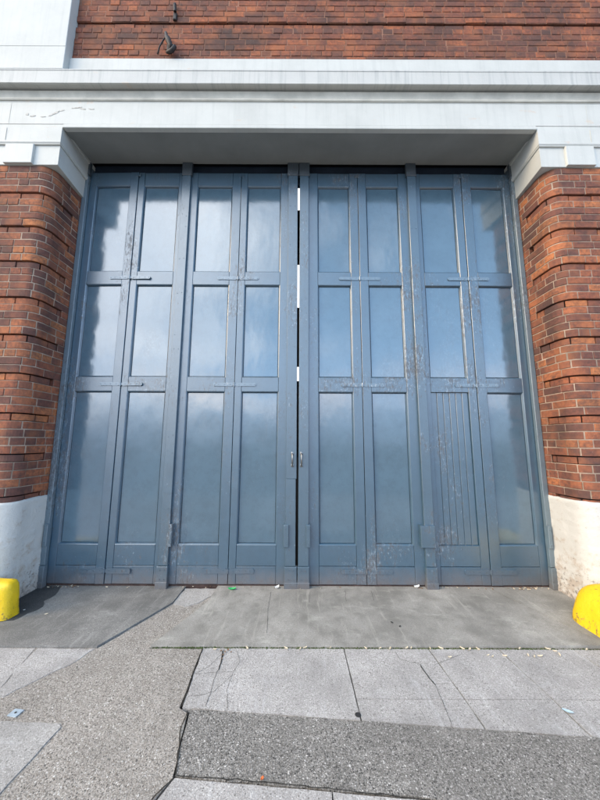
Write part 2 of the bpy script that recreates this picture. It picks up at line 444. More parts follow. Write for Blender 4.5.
# ------------------------------------------------------------------ white stone- and plasterwork
def extrude_x(prof, x0, x1, nseg=24):
    mb = MB(); vs = []
    for i in range(nseg+1):
        x = x0 + (x1-x0)*i/nseg
        for (y, z) in prof: vs.append((x, y + .0012*noise.noise(Vector((x*1.3, z*3, y*9))), z + .0015*noise.noise(Vector((x*.9, y*7, z)))))
    n = len(prof); fs = []
    for i in range(nseg):
        for k in range(n-1): fs.append((i*n+k, (i+1)*n+k, (i+1)*n+k+1, i*n+k+1))
    fs += [tuple(range(n)), tuple(range(nseg*n, nseg*n+n))]
    mb.add(vs, fs); return mb
X0, X1 = -6.5, 6.5
extrude_x([(YF+.05, 5.773), (-.487, 5.773), (-.490, 5.768), (-.490, 5.536), (YF+.05, 5.536)], -2.598, X1).build('ledge_band', M_white, B)
extrude_x([(YF+.05, 5.533), (-.552, 5.531), (-.560, 5.523), (-.560, 5.512), (-.555, 5.506), (-.555, 5.360), (-.561, 5.354), (-.561, 5.345), (-.548, 5.341),
           (-.548, 5.349), (-.502, 5.352), (YF+.05, 5.352)], X0, X1, 40).build('cornice', M_cornice, B)
cav = [(YF+.05, 5.349)] + [(-.497 + .022*math.sin(a), 5.349 - .020 - .075*(a/1.57)) for a in [i*1.57/6 for i in range(7)]] + \
      [(-.483, 5.250), (-.489, 5.246), (-.491, 5.232), (-.484, 5.222), (YF+.05, 5.222)]
extrude_x(cav, X0, X1, 40).build('bed_mould', M_bed, B)
extrude_x([(YF+.05, 5.219), (-.478, 5.217), (-.480, 5.212), (-.475, 5.206), (-.475, 4.930), (YF+.05, 4.930)], X0, X1, 40).build('frieze', M_white, B)
extrude_x([(-.44, 4.927), (-.466, 4.927), (-.466, 4.918), (-.487, 4.914), (-.490, 4.908), (-.490, 4.874), (-.486, 4.870), (-.44, 4.870)], -2.572, 2.572).build('lintel_bead', M_white, B)
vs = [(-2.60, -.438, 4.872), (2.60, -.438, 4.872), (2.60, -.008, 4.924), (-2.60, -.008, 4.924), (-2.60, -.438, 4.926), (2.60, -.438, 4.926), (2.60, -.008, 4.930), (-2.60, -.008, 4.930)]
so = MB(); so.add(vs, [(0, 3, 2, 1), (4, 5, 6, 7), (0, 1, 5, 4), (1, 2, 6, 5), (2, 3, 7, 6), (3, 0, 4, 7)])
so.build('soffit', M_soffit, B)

# scuffs where the paint has come off the frieze, and two open stone joints
M_scuff = simple('bare_render', (.45, .435, .395), .9, .3, 40, .6, .003, 90)
for (fx, fz, fw, fh, an) in ((-2.93, 5.03, .05, .012, .2), (-2.82, 5.02, .05, .010, .1), (-2.70, 5.06, .10, .016, .5), (-2.62, 5.10, .04, .010, .3), (-2.47, 5.135, .09, .010, .1), (-2.40, 5.125, .06, .012, -.3), (-2.30, 5.12, .05, .010, -.1), (-3.00, 5.05, .03, .02, 0)):
    mb = MB(); n = 22; vs = []
    for i in range(n):
        t = 2*math.pi*i/n; q = 1 + .75*noise.noise(Vector((math.cos(t)*2.2+fx*9, math.sin(t)*2.2, fz*7)))
        u, w = fw*.6*q*math.cos(t), fh*.6*q*math.sin(t)
        vs.append((fx+u*math.cos(an)-w*math.sin(an), -.4775, fz+u*math.sin(an)+w*math.cos(an)))
    mb.add(vs + [(v[0], -.47, v[2]) for v in vs], [tuple(range(n)), tuple(range(n, 2*n))] + [(i, (i+1) % n, n+(i+1) % n, n+i) for i in range(n)])
    mb.build('bare_patch', M_scuff, B)
for fx in (-3.19, 3.16):
    mb = MB(); mb.box(fx, fx+.0025, -.4765, -.47, 4.94, 5.19); mb.box(fx, fx+.0025, -.4855, -.47, 4.715, 4.87); mb.build('stone_joint', M_bed, B)
def capital(sx):
    P = [(4.927, .012, .087, .062), (4.885, .012, .087, .062), (4.882, .022, .072, .046), (4.712, .022, .070, .044), (4.709, .030, .078, .050), (4.704, .034, .082, .054),
         (4.684, .034, .082, .052), (4.672, .026, .074, .044), (4.664, .026, .074, .044), (4.662, .010, .064, .020), (4.434, .010, .063, .018), (4.430, .008, .061, .016), (4.430, -.06, -.08, -.08)]
    mb = MB(); vs = []
    for (z, nf, a, b2) in P:
        vs += [(sx*6.5, YF-nf, z), (sx*4.0, YF-nf, z), (sx*(HX-a), YF-nf, z), (sx*(HX-b2), .06, z)]
    fs = []
    for i in range(len(P)-1):
        for q in range(3): fs.append((i*4+q, i*4+q+1, (i+1)*4+q+1, (i+1)*4+q))
    mb.add(vs, fs)
    c = mb.build('capital', M_white, B)
    for (a, b2) in ((2.862, 3.165), (3.75, 4.05), (4.64, 4.94)):
        d = MB(); xs = sorted((sx*a, sx*b2)); d.box(xs[0], xs[1], YF-.036, YF-.008, 4.432, 4.6625, .003)
        d.build('capital_block', M_white, c)
    # flat lead packing under each projecting block
    return c
capital(-1); capital(1)
pil = MB()
pil.box(-6.5, -2.603, -.553, YF+.05, 5.835, 8.1, .004)
pil.box(-6.5, -2.600, -.555, YF+.05, 5.536, 5.832, .004)
pil.build('pilaster', M_white, B)

# iron bracket on the wall above the ledge, with a loose hanging strap
hk = MB()
hk.cyl((-1.515, YF-.03, 6.055), .030, .035, 'y', 12)
hk.cyl((-1.515, YF-.075, 6.055), .017, .05, 'y', 10)
hk.tube([(-1.515, YF-.06, 6.05), (-1.50, YF-.075, 5.99), (-1.47, YF-.08, 5.93), (-1.445, YF-.07, 5.875), (-1.46, YF-.06, 5.83)], [.018, .022, .03, .026, .012])
hk.tube([(-1.43, YF-.06, 5.90), (-1.40, YF-.075, 5.86), (-1.43, YF-.07, 5.82), (-1.50, YF-.06, 5.805)], [.012, .02, .022, .012])
hk.tube([(-1.52, YF-.05, 6.04), (-1.55, YF-.06, 5.96), (-1.58, YF-.06, 5.88), (-1.60, YF-.05, 5.80)], .0075)
hk.box(-1.50, -1.455, YF-.06, YF-.02, 5.84, 5.96, .006)
ho = hk.build('wall_bracket', M_iron, B, smooth=True)
hk = MB()
hk.box(-1.475, -1.435, YF-.022, YF-.002, 6.33, 6.43, .006); hk.tube([(-1.46, YF-.02, 6.54), (-1.455, YF-.04, 6.50), (-1.45, YF-.03, 6.42)], .016)
hk.build('wall_clamp', M_iron, B)

# ------------------------------------------------------------------ doors
ZB, ZTOP = .035, 4.806
ROWS = [(.42, 2.05), (2.21, 3.325), (3.488, 4.625)]
def bar_between(mb, x0, x1, z0, z1, y0=0.0, y1=.045, b=.0025):
    mb.box(x0, x1, y0+R.uniform(-.0012, .0012), y1, z0, z1, b)
def door_leaf(x0, x1, p0, p1, boarded=False, rot=0.0, label=None):
    cx = (x0+x1)/2
    fr = MB()
    bar_between(fr, x0, p0, ZB, ZTOP); bar_between(fr, p1, x1, ZB, ZTOP)
    g = .0020
    for (z0, z1) in ((ROWS[2][1], ZTOP-.002), (ROWS[1][1], ROWS[2][0]), (ROWS[0][1], ROWS[1][0]), (.214, ROWS[0][0]), (ZB+.001, .209)):
        bar_between(fr, p0+g, p1-g, z0, z1, .0015)
    fr.v = [(v[0]-cx, v[1], v[2]) for v in fr.v]
    leaf = fr.build('door_leaf', M_frame, B)
    leaf.location = (cx, 0, 0); leaf.rotation_euler = (0, 0, rad(rot))
    if label: leaf['label'] = label
    a, b2 = p0-cx, p1-cx
    for ri, (z0, z1) in enumerate(ROWS):
        pm = MB(); YP = .026; w = .013; q_ = .0175
        if boarded and ri == 0:
            n = 6; bw = (b2-a)/n
            for i in range(n): pm.box(a+i*bw+.0012, a+(i+1)*bw-.0012, YP-.006+R.uniform(-.001, .001), YP+.015, z0, z1, .0045)
        else:
            nx, nz = 7, 18; vs = []; fs = []; sd = R.uniform(0, 99)
            for j in range(nz+1):
                for i in range(nx+1):
                    u, q = i/nx, j/nz
                    bow = .0022*noise.noise(Vector((u*1.6+sd, q*2.6, sd)))*16*u*(1-u)*q*(1-q) if 0 < u < 1 and 0 < q < 1 else 0
                    vs.append((a+q_+(b2-a-2*q_)*u, YP+bow, z0+q_+(z1-z0-2*q_)*q))
            for j in range(nz):
                for i in range(nx): k = j*(nx+1)+i; fs.append((k, k+1, k+nx+2, k+nx+1))
            pm.add(vs, fs)
        po = pm.build('panel', M_panel if not (boarded and ri == 0) else M_frame, leaf, smooth=not (boarded and ri == 0), fix=False)
        if boarded and ri == 0: po['label'] = 'boarded lower panel with vertical grooves'
        if not (boarded and ri == 0):
            # bevelled bead round the panel
            mo = MB(); o = [(a, z0), (b2, z0), (b2, z1), (a, z1)]
            e = .0015
            for (yy0, yy1, i0, i1) in ((.004, .006, 0, .004), (.006, YP-.002, .004, w)):
                for k in range(4):
                    (xa, za), (xb, zb) = o[k], o[(k+1) % 4]
                    def ins(x, z, t): return (x + (t if x == a else -t), z + (t if z == z0 else -t))
                    A = ins(xa, za, i0); Bp = ins(xb, zb, i0); Cp = ins(xb, zb, i1); Dp = ins(xa, za, i1)
                    mo.add([(A[0], yy0, A[1]), (Bp[0], yy0, Bp[1]), (Cp[0], yy1, Cp[1]), (Dp[0], yy1, Dp[1])], [(0, 1, 2, 3)])
            mo.box(a-.004, b2+.004, YP+.010, YP+.016, z0-.004, z1+.004)  # added backing sheet, keeps rooflight glow out of the gaps round the panel
            mo.build('panel_bead_and_added_backing', M_frame, leaf, fix=False)
    return leaf, cx
def strap_hinge(leaf, cx, mx, z, big=False):
    """pair of straps with round ends either side of a knuckle"""
    mb = MB(); x = mx-cx; L = .27 if big else .245; hh = .027 if big else .021
    for s in (-1, 1):
        n = 8; top = []; pts = [(x+s*.006, -.4*hh*1.2), (x+s*.03, -hh), (x+s*(L-.05), -hh*.85)]
        for i in range(n+1):
            a = -math.pi/2 + math.pi*i/n
            pts.append((x+s*(L-.02+.02*math.cos(a)), hh*.95*math.sin(a)))
        pts += [(x+s*(L-.05), hh*.85), (x+s*.03, hh), (x+s*.006, .4*hh*1.2)]
        m = len(pts); vs = [(px, -.0075, z+pz) for px, pz in pts] + [(px, .001, z+pz) for px, pz in pts]
        mb.add(vs, [tuple(range(m)), tuple(range(m, 2*m))] + [(i, (i+1) % m, m+(i+1) % m, m+i) for i in range(m)])
        for t in (.05, .115, .18, .225): mb.cyl((x+s*t, -.011, z+R.uniform(-.003, .003)), .0055, .004, 'y', 8)
    mb.cyl((x, -.008, z-.024), .008, .048, 'z', 10)
    mb.build('strap_hinge', M_frame if big else M_hinge, leaf)
BAYS = [((-2.602, -1.997, -1.392), (-2.52, -2.093), (-1.922, -1.493)),
        ((-1.388, -.723, -.052), (-1.260, -.827), (-.645, -.227)),
        ((.022, .717, 1.370), (.220, .615), (.816, 1.218)),
        ((1.374, 2.000, 2.602), (1.483, 1.907), (2.112, 2.522))]
ROT = [(-1.15, -.15), (.30, -.25), (.2, .1), (-.1, .95)]
for bi, ((xa, xm, xb), pa, pb) in enumerate(BAYS):
    l1, c1 = door_leaf(xa, xm-.003, pa[0], pa[1], bi == 3, ROT[bi][0], 'leaf with a boarded lower panel' if bi == 3 else None)
    l2, c2 = door_leaf(xm+.003, xb, pb[0], pb[1], False, ROT[bi][1])
    for z, bg in ((3.405, 0), (2.128, 0), (.165, 1), (4.745, 0)):
        if z > 4.7: 
            mb = MB(); mb.box(xm-.03-c1, xm+.03-c1, -.008, .0, 4.745, 4.78, .003); mb.cyl((xm-c1, -.009, 4.74), .007, .05, 'z', 10)
            mb.build('strap_hinge', M_frame, l1)
        else: strap_hinge(l1, c1, xm, z, bg)

def post(x0, x1, lean=0.0, clamp=None, mat=M_post, notch=False, foot=True):
    w = x1-x0; cx = (x0+x1)/2; mb = MB(); yf = -.036
    def seg(a, b2, xa, xb): mb.box(xa-cx, xb-cx, yf, -.003, a, b2, .003)
    if notch:
        seg(.225, 1.10, x0, x1-.008); seg(1.101, 4.74, x0, x1)
    else: seg(.225, 4.74, x0, x1)
    z = .8
    while z < 4.7:
        for dx in (-.026, .024):
            if R.random() < .8: mb.cyl((dx*w/.1, yf-.0035, z+R.uniform(-.02, .02)), .0055, .005, 'y', 8)
        z += R.choice((.16, .42, .5, .62))
    o = mb.build('door_post', mat, B); o.location = (cx, 0, 0)
    o.rotation_euler = (0, rad(lean), 0)
    def sub(nm, xa, xb, y0, za, zb, bolts=(), mat=mat):
        m2 = MB(); m2.box(xa-cx, xb-cx, y0, -.002, za, zb, .004)
        for (bx, bz) in bolts: m2.cyl((bx-cx, y0-.006, bz), .007, .007, 'y', 8)
        return m2.build(nm, mat, o)
    if foot:
        sub('foot_block', x0-.006, x1+.006, yf-.012, .0, .222, [(cx-.022, .19), (cx+.022, .19), (cx-.022, .10), (cx+.022, .10)])
        sub('foot_shoe', x0-.010, x1+.010, yf-.020, .0, .075)
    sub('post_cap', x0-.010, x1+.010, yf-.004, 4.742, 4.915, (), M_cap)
    if clamp: sub('clamp_block', clamp[0], clamp[1], yf-.022, .415, .635, [(clamp[0]+.02, .60), (clamp[1]-.02, .45)])
    return o
post(-1.440, -1.339, 0, (-1.345, -1.305))
pl_ = post(-.130, -.016, -.09, (-.150, -.095), notch=True)
pr_ = post(.003, .112, .0, (.085, .128))
post(1.322, 1.424, 0, (1.275, 1.424))
jl = post(-2.655, -2.600, 0, (-2.632, -2.596), M_jamb); jr = post(2.600, 2.655, 0, (2.596, 2.632), M_jamb)
# jamb linings behind the end posts
for s in (-1, 1):
    mb = MB(); xs = sorted((s*2.604, s*2.668)); mb.box(xs[0], xs[1], .0, .12, 0, 4.92, .002); mb.build('jamb_lining', M_jamb, B)

def handle(p, x):
    cx = p.location.x; mb = MB(); yf = -.036
    mb.tube([(x, yf-.004, 1.365), (x, yf-.024, 1.362), (x, yf-.032, 1.345), (x, yf-.034, 1.30), (x, yf-.032, 1.262), (x, yf-.024, 1.246), (x, yf-.004, 1.243)], [.008, .008, .008, .010, .008, .008, .008], 10)
    mb.box(x-.013, x+.013, yf-.004, yf+.001, 1.350, 1.385, .001); mb.box(x-.013, x+.013, yf-.004, yf+.001, 1.225, 1.258, .001)
    mb.v = [(v[0]-cx, v[1], v[2]) for v in mb.v]
    mb.build('pull_handle', M_steel, p, smooth=True)
handle(pl_, -.060); handle(pr_, .035)

mb = MB(); mb.box(-2.60, 2.60, .060, .11, 4.70, 4.96, .004); mb.build('door_header', M_header, B)
mb = MB(); mb.box(-2.60, 2.60, .012, .10, -.02, .030, .004); mb.build('threshold', M_rust, B)

# ------------------------------------------------------------------ yellow guard stones
def guard(name, x0, x1, y0, y1, h, r, label, lean=0.0):
    bm = bmesh.new(); bmesh.ops.create_cube(bm, size=1)
    bmesh.ops.subdivide_edges(bm, edges=bm.edges, cuts=18, use_grid_fill=True)
    cx, cy = (x0+x1)/2, (y0+y1)/2; hx, hy, hz = (x1-x0)/2, (y1-y0)/2, h/2
    for v in bm.verts:
        p = Vector((v.co.x*2*hx, v.co.y*2*hy, v.co.z*2*hz))
        q = Vector((max(-hx+r, min(hx-r, p.x)), max(-hy+r, min(hy-r, p.y)), max(-hz, min(hz-r, p.z))))
        d = p-q
        if p.z < 0 or True:
            if d.length > 1e-6: p = q + d.normalized()*min(d.length, r)
        t = (p.z+hz)/h
        p.x *= 1-.10*t; p.y *= 1-.08*t
        nn = noise.noise(p*6+Vector((x0, 0, 0)))*.012 + noise.noise(p*19)*.005
        p += Vector((p.x, p.y, max(0, p.z))).normalized()*nn
        v.co = p + Vector((lean*t, 0, hz))
    me = bpy.data.meshes.new(name); bm.to_mesh(me); bm.free()
    for p in me.polygons: p.use_smooth = True
    me.materials.append(M_yellow); o = bpy.data.objects.new(name, me); C.objects.link(o); o.location = (cx, cy, 0)
    tag(o, label, 'guard stone'); return o
guard('guard_stone', -3.02, -2.405, -.615, -.468, .300, .055, 'small yellow painted guard stone at the foot of the left brick pier')
guard('guard_stone', 2.320, 3.00, -1.10, -.468, .315, .15, 'larger rounded yellow guard stone at the foot of the right brick pier', .05)

# ------------------------------------------------------------------ ground
def ragged(poly, step=.05, amp=.004, seed=0, far=3.0):
    out = []
    for i, (ax, ay) in enumerate(poly):
        bx, by = poly[(i+1) % len(poly)]; L = math.hypot(bx-ax, by-ay)
        if max(abs(ax), abs(bx)) > 5.9 and abs(ax-bx) < .1 or (ay < -4 and by < -4): out.append((ax, ay)); continue
        n = max(1, int(L/step)); nx, ny = -(by-ay)/L, (bx-ax)/L
        for k in range(n):
            t = k/n; j = amp*noise.noise(Vector((ax+t*(bx-ax), ay+t*(by-ay), seed))*9)*2 + amp*.8*noise.noise(Vector((ax+t*(bx-ax), ay+t*(by-ay), seed))*40) if k else 0
            out.append((ax+t*(bx-ax)+nx*j, ay+t*(by-ay)+ny*j))
    return out
def slab(name, poly, z, mat, th=.03, amp=.004, seed=0, bev=.003):
    p = ragged(poly, amp=amp, seed=seed)
    bm = bmesh.new(); top = bm.faces.new([bm.verts.new((x, y, z)) for x, y in p])
    if top.normal.z < 0: top.normal_flip()
    bm.normal_update()
    if top.normal.z < 0: bmesh.ops.reverse_faces(bm, faces=[top])
    ext = bmesh.ops.extrude_face_region(bm, geom=[top])
    ev = [g for g in ext['geom'] if isinstance(g, bmesh.types.BMVert)]
    # original face goes down, the extruded copy stays on top
    for v in top.verts: v.co.z -= th
    bmesh.ops.recalc_face_normals(bm, faces=bm.faces)
    me = bpy.data.meshes.new(name); bm.to_mesh(me); bm.free(); me.materials.append(mat)
    o = bpy.data.objects.new(name, me); C.objects.link(o); tag(o, kind='structure'); return o

g = MB(); g.add([(-900, -900, -.16), (900, -900, -.16), (900, 900, -.16), (-900, 900, -.16)], [(0, 1, 2, 3)])
tag(g.build('ground', M_road, fix=False), kind='structure')
# pavement bed: slabs sit on it with dark joints between them
g = MB(); g.box(-8, 8, -5.0, .25, -.155, -.022); tag(g.build('pavement_bed', M_crack), kind='structure')
g = MB()
for i in range(18): g.box(-8+i*.9, -8+(i+1)*.9-.006, -5.16, -5.004, -.158, -.004, .006)
tag(g.build('kerb', M_slab), kind='structure')
G = .0035
AG = [(-8, -4.99), (-8, -.912), (-1.452, -.912), (-1.155, -.30), (-1.150, -.06), (-.83, -.06), (-.845, -.30), (-1.075, -.912), (-.690, -.912), (-.661, -1.40), (-.603, -1.432),
      (-.575, -1.62), (-.549, -1.757), (-.949, -2.6), (-.949, -4.99)]
slab('pavement', AG, 0, M_agg, .03, .006, 1)
slab('apron', [(-8, -.906), (-1.458, -.906), (-1.160, -.30), (-1.156, .02), (-8, .02)], .012, M_apron_dark, .03, .002, 2)
slab('apron', [(-1.068, -.900), (-.838, -.30), (-.824, .02), (1.93, .02), (2.30, -.886)], .018, M_apron, .03, .002, 3)
slab('apron', [(1.938, .02), (8, .02), (8, -.886), (2.308, -.886)], .017, M_apron, .03, .002, 4)
slab('path', [(-1.150, -.02), (-.830, -.02), (-.842, -.17), (-.93, -.30), (-1.03, -.36), (-1.147, -.32)], .0035, M_pale, .01, .012, 5)
slab('dark_strip', [(-2.66, .0), (-2.43, .0), (-2.37, -.12), (-2.30, -.45), (-2.36, -.60), (-2.66, -.60)], .0145, M_strip, .008, .02, 6)  # narrow dark strip on the ground along the left pier
# pale slabs right of the wide crack
def by(x): return -1.405 - .0735*(x+.6)            # lower edge of the pale slabs
cols = [(-.686, -.658), (.345, .355), (.96, 1.00), (1.47, 1.52), (2.02, 2.08), (2.63, 2.69), (3.3, 3.36), (4.1, 4.16), (8, 8)]
for i in range(len(cols)-1):
    a, b2 = cols[i], cols[i+1]; s = (b2[0]-a[0])
    a0, a1 = a[0]+G, a[1]+G; c0, c1 = b2[0]-G, b2[1]-G
    if i == 0:
        slab('pavement_slab', [(a0, -.908), (c0, -.908), (c1, by(c1)+.003), (a1+.012, by(a1)+.003)], .003, M_slab, .03, .003, 10+i)
    else:
        ym = -1.335
        slab('pavement_slab', [(a0, -.908), (c0, -.908), (c0+(c1-c0)*.8, ym), (a0+(a1-a0)*.8, ym)], .003, M_slab, .03, .0016, 10+i)
        slab('pavement_slab', [(a0+(a1-a0)*.8, ym-.005), (c0+(c1-c0)*.8, ym-.005), (c1, by(c1)+.003), (a1, by(a1)+.003)], .0025, M_slab, .03, .0016, 30+i)
def ly(x): return -1.752 - .073*(x+.54)
slab('tarmac_strip', [(-.594, by(-.59)-.008), (-.55, by(-.55)-.003), (8, by(8)-.003), (8, ly(8)+.004), (-.540, ly(-.54)+.004), (-.567, -1.62)], .0015, M_tar, .03, .005, 50)
for i, (a, b2) in enumerate(((-.545, .16), (.165, 1.0), (1.005, 1.9), (1.905, 2.9), (2.905, 8))):
    for j in range(5):
        ya = (ly(a)-.006, ly(b2)-.006) if j == 0 else (-1.9-.62*j-.003,)*2
        yb = -1.9-.62*(j+1)+.003
        xa = a+(0 if i else -.05*min(3, j)); 
        lf = lambda y: max(-.935, -.538 - .47*(-1.757-y))
        poly = [(a if i else lf(ya[0]), ya[0]), (b2, ya[1]), (b2, yb), (a if i else lf(yb), yb)]
        slab('pavement_slab', poly, .002, M_slab, .03, .0016, 60+i*7+j)
# left side: two pale slabs, and a rough one nearer
slab('pavement_slab', [(-8, -.916), (-1.90, -.916), (-1.80, -1.28), (-8, -1.36)], .002, M_slab, .025, .002, 80)
slab('pavement_slab', [(-1.88, -.916), (-1.47, -.916), (-1.50, -1.02), (-1.72, -1.33), (-1.79, -1.34)], .0025, M_slab, .025, .010, 81)
slab('pavement_slab', [(-8, -1.47), (-1.60, -1.487), (-1.262, -1.50), (-1.236, -1.52), (-1.26, -1.83), (-1.40, -2.3), (-8, -2.3)], .004, M_pale, .03, .004, 82)

def crack(pts, w, z=.0045, seed=0, name='pavement_crack', mat=None):
    P = []; 
    for i in range(len(pts)-1):
        (ax, ay), (bx, by_) = pts[i], pts[i+1]; n = max(2, int(math.hypot(bx-ax, by_-ay)/.012))
        for k in range(n):
            t = k/n; x, y = ax+(bx-ax)*t, ay+(by_-ay)*t
            P.append((x+.006*noise.noise(Vector((x*25, y*25, seed))), y+.006*noise.noise(Vector((x*25, y*25, seed+7)))))
    P.append(pts[-1])
    mb = MB(); vs = []
    for i, (x, y) in enumerate(P):
        a = P[max(0, i-1)]; b2 = P[min(len(P)-1, i+1)]; L = math.hypot(b2[0]-a[0], b2[1]-a[1]) or 1
        nx, ny = -(b2[1]-a[1])/L, (b2[0]-a[0])/L
        ww = w*(.55+.9*abs(noise.noise(Vector((x*18, y*18, seed+3)))))*(1 if 0 < i < len(P)-1 else .3)
        vs += [(x+nx*ww, y+ny*ww, z), (x-nx*ww, y-ny*ww, z)]
    mb.add(vs, [(2*i, 2*i+1, 2*i+3, 2*i+2) for i in range(len(P)-1)])
    return tag(mb.build(name, mat or M_crack, fix=False), kind='structure')
def px(x, y):     # a spot on the pavement measured off the photograph, in metres
    F, H, D = 300., 1.5, 3.32; Pt = math.atan(F/2187.); dx, dy = x-300, y-400; ro = rad(.25)
    dx, dy = dx*math.cos(ro)+dy*math.sin(ro), -dx*math.sin(ro)+dy*math.cos(ro)
    u, v = dx/F, -dy/F; r = (u, math.cos(Pt)-v*math.sin(Pt), math.sin(Pt)+v*math.cos(Pt)); t = -H/r[2]
    return (.016+r[0]*t, -D+r[1]*t)
cr = lambda *p: [px(*q) for q in p]
crack(cr((203, 649), (196, 665), (190, 685), (182, 707)), .0038, seed=1)
crack(cr((188, 711), (181, 728), (179, 745), (177, 762), (175, 777)), .0038, seed=2)
crack(cr((178, 752), (177.5, 761)), .010, .0050, seed=3)
crack(cr((175, 777), (160, 791), (150, 803)), .0042, seed=4)
crack(cr((224, 650), (222, 662), (214, 680), (211, 694), (205, 708)), .0016, seed=5)
crack(cr((223, 651), (222, 658), (219, 671)), .0042, .0050, seed=6)
crack(cr((222, 654), (208, 668), (194, 675)), .0011, seed=7)
crack(cr((194, 675), (215, 673), (232, 672)), .0010, seed=8)
crack(cr((236, 650), (240, 662), (232, 675), (227, 690), (228, 711)), .0010, seed=9)
crack(cr((188, 697), (205, 695), (214, 692), (232, 676)), .0010, seed=10)
crack(cr((395, 652), (400, 660), (420, 665), (428, 676), (436, 687), (445, 708), (452, 726)), .0014, seed=11)
crack(cr((420, 665), (424, 672), (430, 680), (436, 686)), .0030, .0050, seed=12)
crack(cr((436, 685), (448, 684)), .0010, seed=13); crack(cr((434, 666), (448, 660), (462, 655)), .0010, seed=14)
crack(cr((355, 684), (366, 690)), .0010, seed=15); crack(cr((420, 710), (428, 725)), .0010, seed=16)
crack(cr((271, 594), (268, 612), (267, 636)), .0013, .0195, seed=17)
crack(cr((310, 594), (309, 605)), .0016, .0195, seed=18); crack(cr((345, 592), (346, 604)), .0016, .0195, seed=19); crack(cr((371, 592), (374, 603)), .0016, .0195, seed=20)
crack(cr((175, 777), (240, 781), (300, 787), (360, 793), (432, 802)), .0026, .0055, seed=21)

# moss and grit along the front edge of the apron
ms = MB(); r2 = random.Random(3)
for i in range(2600):
    x = r2.uniform(-1.05, 2.3); dens = .35+.65*(noise.noise(Vector((x*2.2, 3, 1)))+.35)
    if r2.random() > dens: continue
    y = -.902 + r2.uniform(-.010, .004); s = r2.uniform(.0015, .0042); a = r2.uniform(0, 6)
    vs = [(x+s*math.cos(a+k*2.1)*1.6, y+s*math.sin(a+k*2.1), .001) for k in range(3)] + [(x, y, .001+s*r2.uniform(1.2, 2.6))]
    ms.add(vs, [(0, 1, 3), (1, 2, 3), (2, 0, 3)])
tag(ms.build('moss', M_moss), 'green moss in the joint along the front edge of the concrete apron', 'moss', kind='stuff')
gr = MB()
for i in range(900):
    if r2.random() < .35: x, y, z = r2.uniform(-1.0, 2.35), -.905+r2.gauss(0, .012), .004
    elif r2.random() < .5: x, y, z = r2.uniform(-2.55, 2.55), -.02+r2.gauss(0, .012), .019
    else: x, y, z = r2.uniform(-2.4, 2.6), r2.uniform(-1.8, -.05), .010
    if abs(x) > 2.3 and y < -.3: continue
    s = r2.uniform(.0012, .0045); vs = [(x+s*r2.uniform(-1, 1), y+s*r2.uniform(-1, 1), z+s*r2.uniform(0, .8)) for _ in range(4)]
    gr.add(vs, [(0, 1, 2), (0, 1, 3), (1, 2, 3), (0, 2, 3)])
tag(gr.build('grit', simple('grit_mix', (.20, .17, .13), .9, .6, 60)), 'fine grit and dirt scattered over the concrete by the doors', 'grit', kind='stuff')

# fallen leaves and litter: curled little sheets, each a thing of its own
def flake(name, x, y, z, s, asp, mat, curl=.3, rot=None):
    n = 5; vs = []; fs = []; rot = r2.uniform(0, 6.28) if rot is None else rot
    for j in range(n+1):
        t = j/n; w = math.sin(math.pi*min(.97, max(.05, t)))**.7*asp*.5
        for u in (-1, 0, 1):
            lx, ly_ = (t-.5)*s, u*w*s
            vs.append((lx*math.cos(rot)-ly_*math.sin(rot), lx*math.sin(rot)+ly_*math.cos(rot), curl*s*(.5*abs(u)+(t-.5)**2*1.5)+.0012))
    m = len(vs); vs += [(a, b2, c-.0009) for a, b2, c in vs]
    for j in range(n):
        for q in range(2):
            k = j*3+q; fs += [(k, k+1, k+4, k+3), (m+k, m+k+3, m+k+4, m+k+1)]
    rim = [0, 1, 2] + [3*j+2 for j in range(1, n+1)] + [3*n+1, 3*n] + [3*j for j in range(n-1, 0, -1)]
    for i in range(len(rim)): a, b2 = rim[i], rim[(i+1) % len(rim)]; fs.append((a, b2, m+b2, m+a))
    mb = MB(); mb.add(vs, fs); o = mb.build(name, mat, smooth=False); o.location = (x, y, z); return o
for k, (qx, qy) in enumerate([(450, 658), (488, 656), (493, 658), (505, 657), (528, 656), (535, 658), (540, 657), (560, 656), (587, 651), (380, 649), (390, 650), (410, 647), (430, 649),
                              (440, 648), (462, 649), (470, 651), (478, 650), (520, 650), (548, 650), (555, 652), (305, 648), (330, 647), (365, 647), (405, 646), (300, 650), (286, 649), (247, 649), (215, 650)]):
    x, y = px(qx, qy); y = min(y+r2.uniform(-.004, .004), -.906)
    tag(flake('dry_leaf', x, y, .004, r2.uniform(.022, .036), .38, M_leaf, .35), 'dry buff leaf lying in front of the apron edge', 'leaf', 'dry leaves along the apron edge')
for k in range(80):
    x = r2.choice((r2.uniform(1.2, 2.5), r2.gauss(2.3, .15), r2.gauss(-2.35, .1), r2.uniform(-2.45, 2.45))); x = max(-2.55, min(2.55, x))
    tag(flake('brown_leaf', x, r2.uniform(-.055, -.008), .019, r2.uniform(.010, .026), .45, r2.choice((M_leaf, M_leaf2)), .4), 'small brown leaf fragment at the foot of the blue doors', 'leaf', 'leaf fragments at the door feet')
for k, (qx, qy) in enumerate([(221, 652), (225, 653), (223, 656), (228, 651), (231, 653), (222, 660)]):
    x, y = px(qx, qy); tag(flake('brown_leaf', x, y, .005, r2.uniform(.012, .022), .6, M_leaf2, .4), 'dark brown leaf crumb in the crack at the left end of the pale slabs', 'leaf', 'leaf crumbs in the crack')
def lit(name, qx, qy, z, s, asp, mat, label, rot, curl=.2):
    x, y = px(qx, qy); return tag(flake(name, x, y, z, s, asp, mat, curl, rot), label, 'litter')
lit('wrapper', 232, 592, .020, .075, .45, M_green, 'small green wrapper at the foot of the doors, left of centre', .1, .35)
lit('paper_scrap', 277, 590.5, .020, .05, .8, M_paper, 'white paper scrap just left of the centre posts', .6, .6)
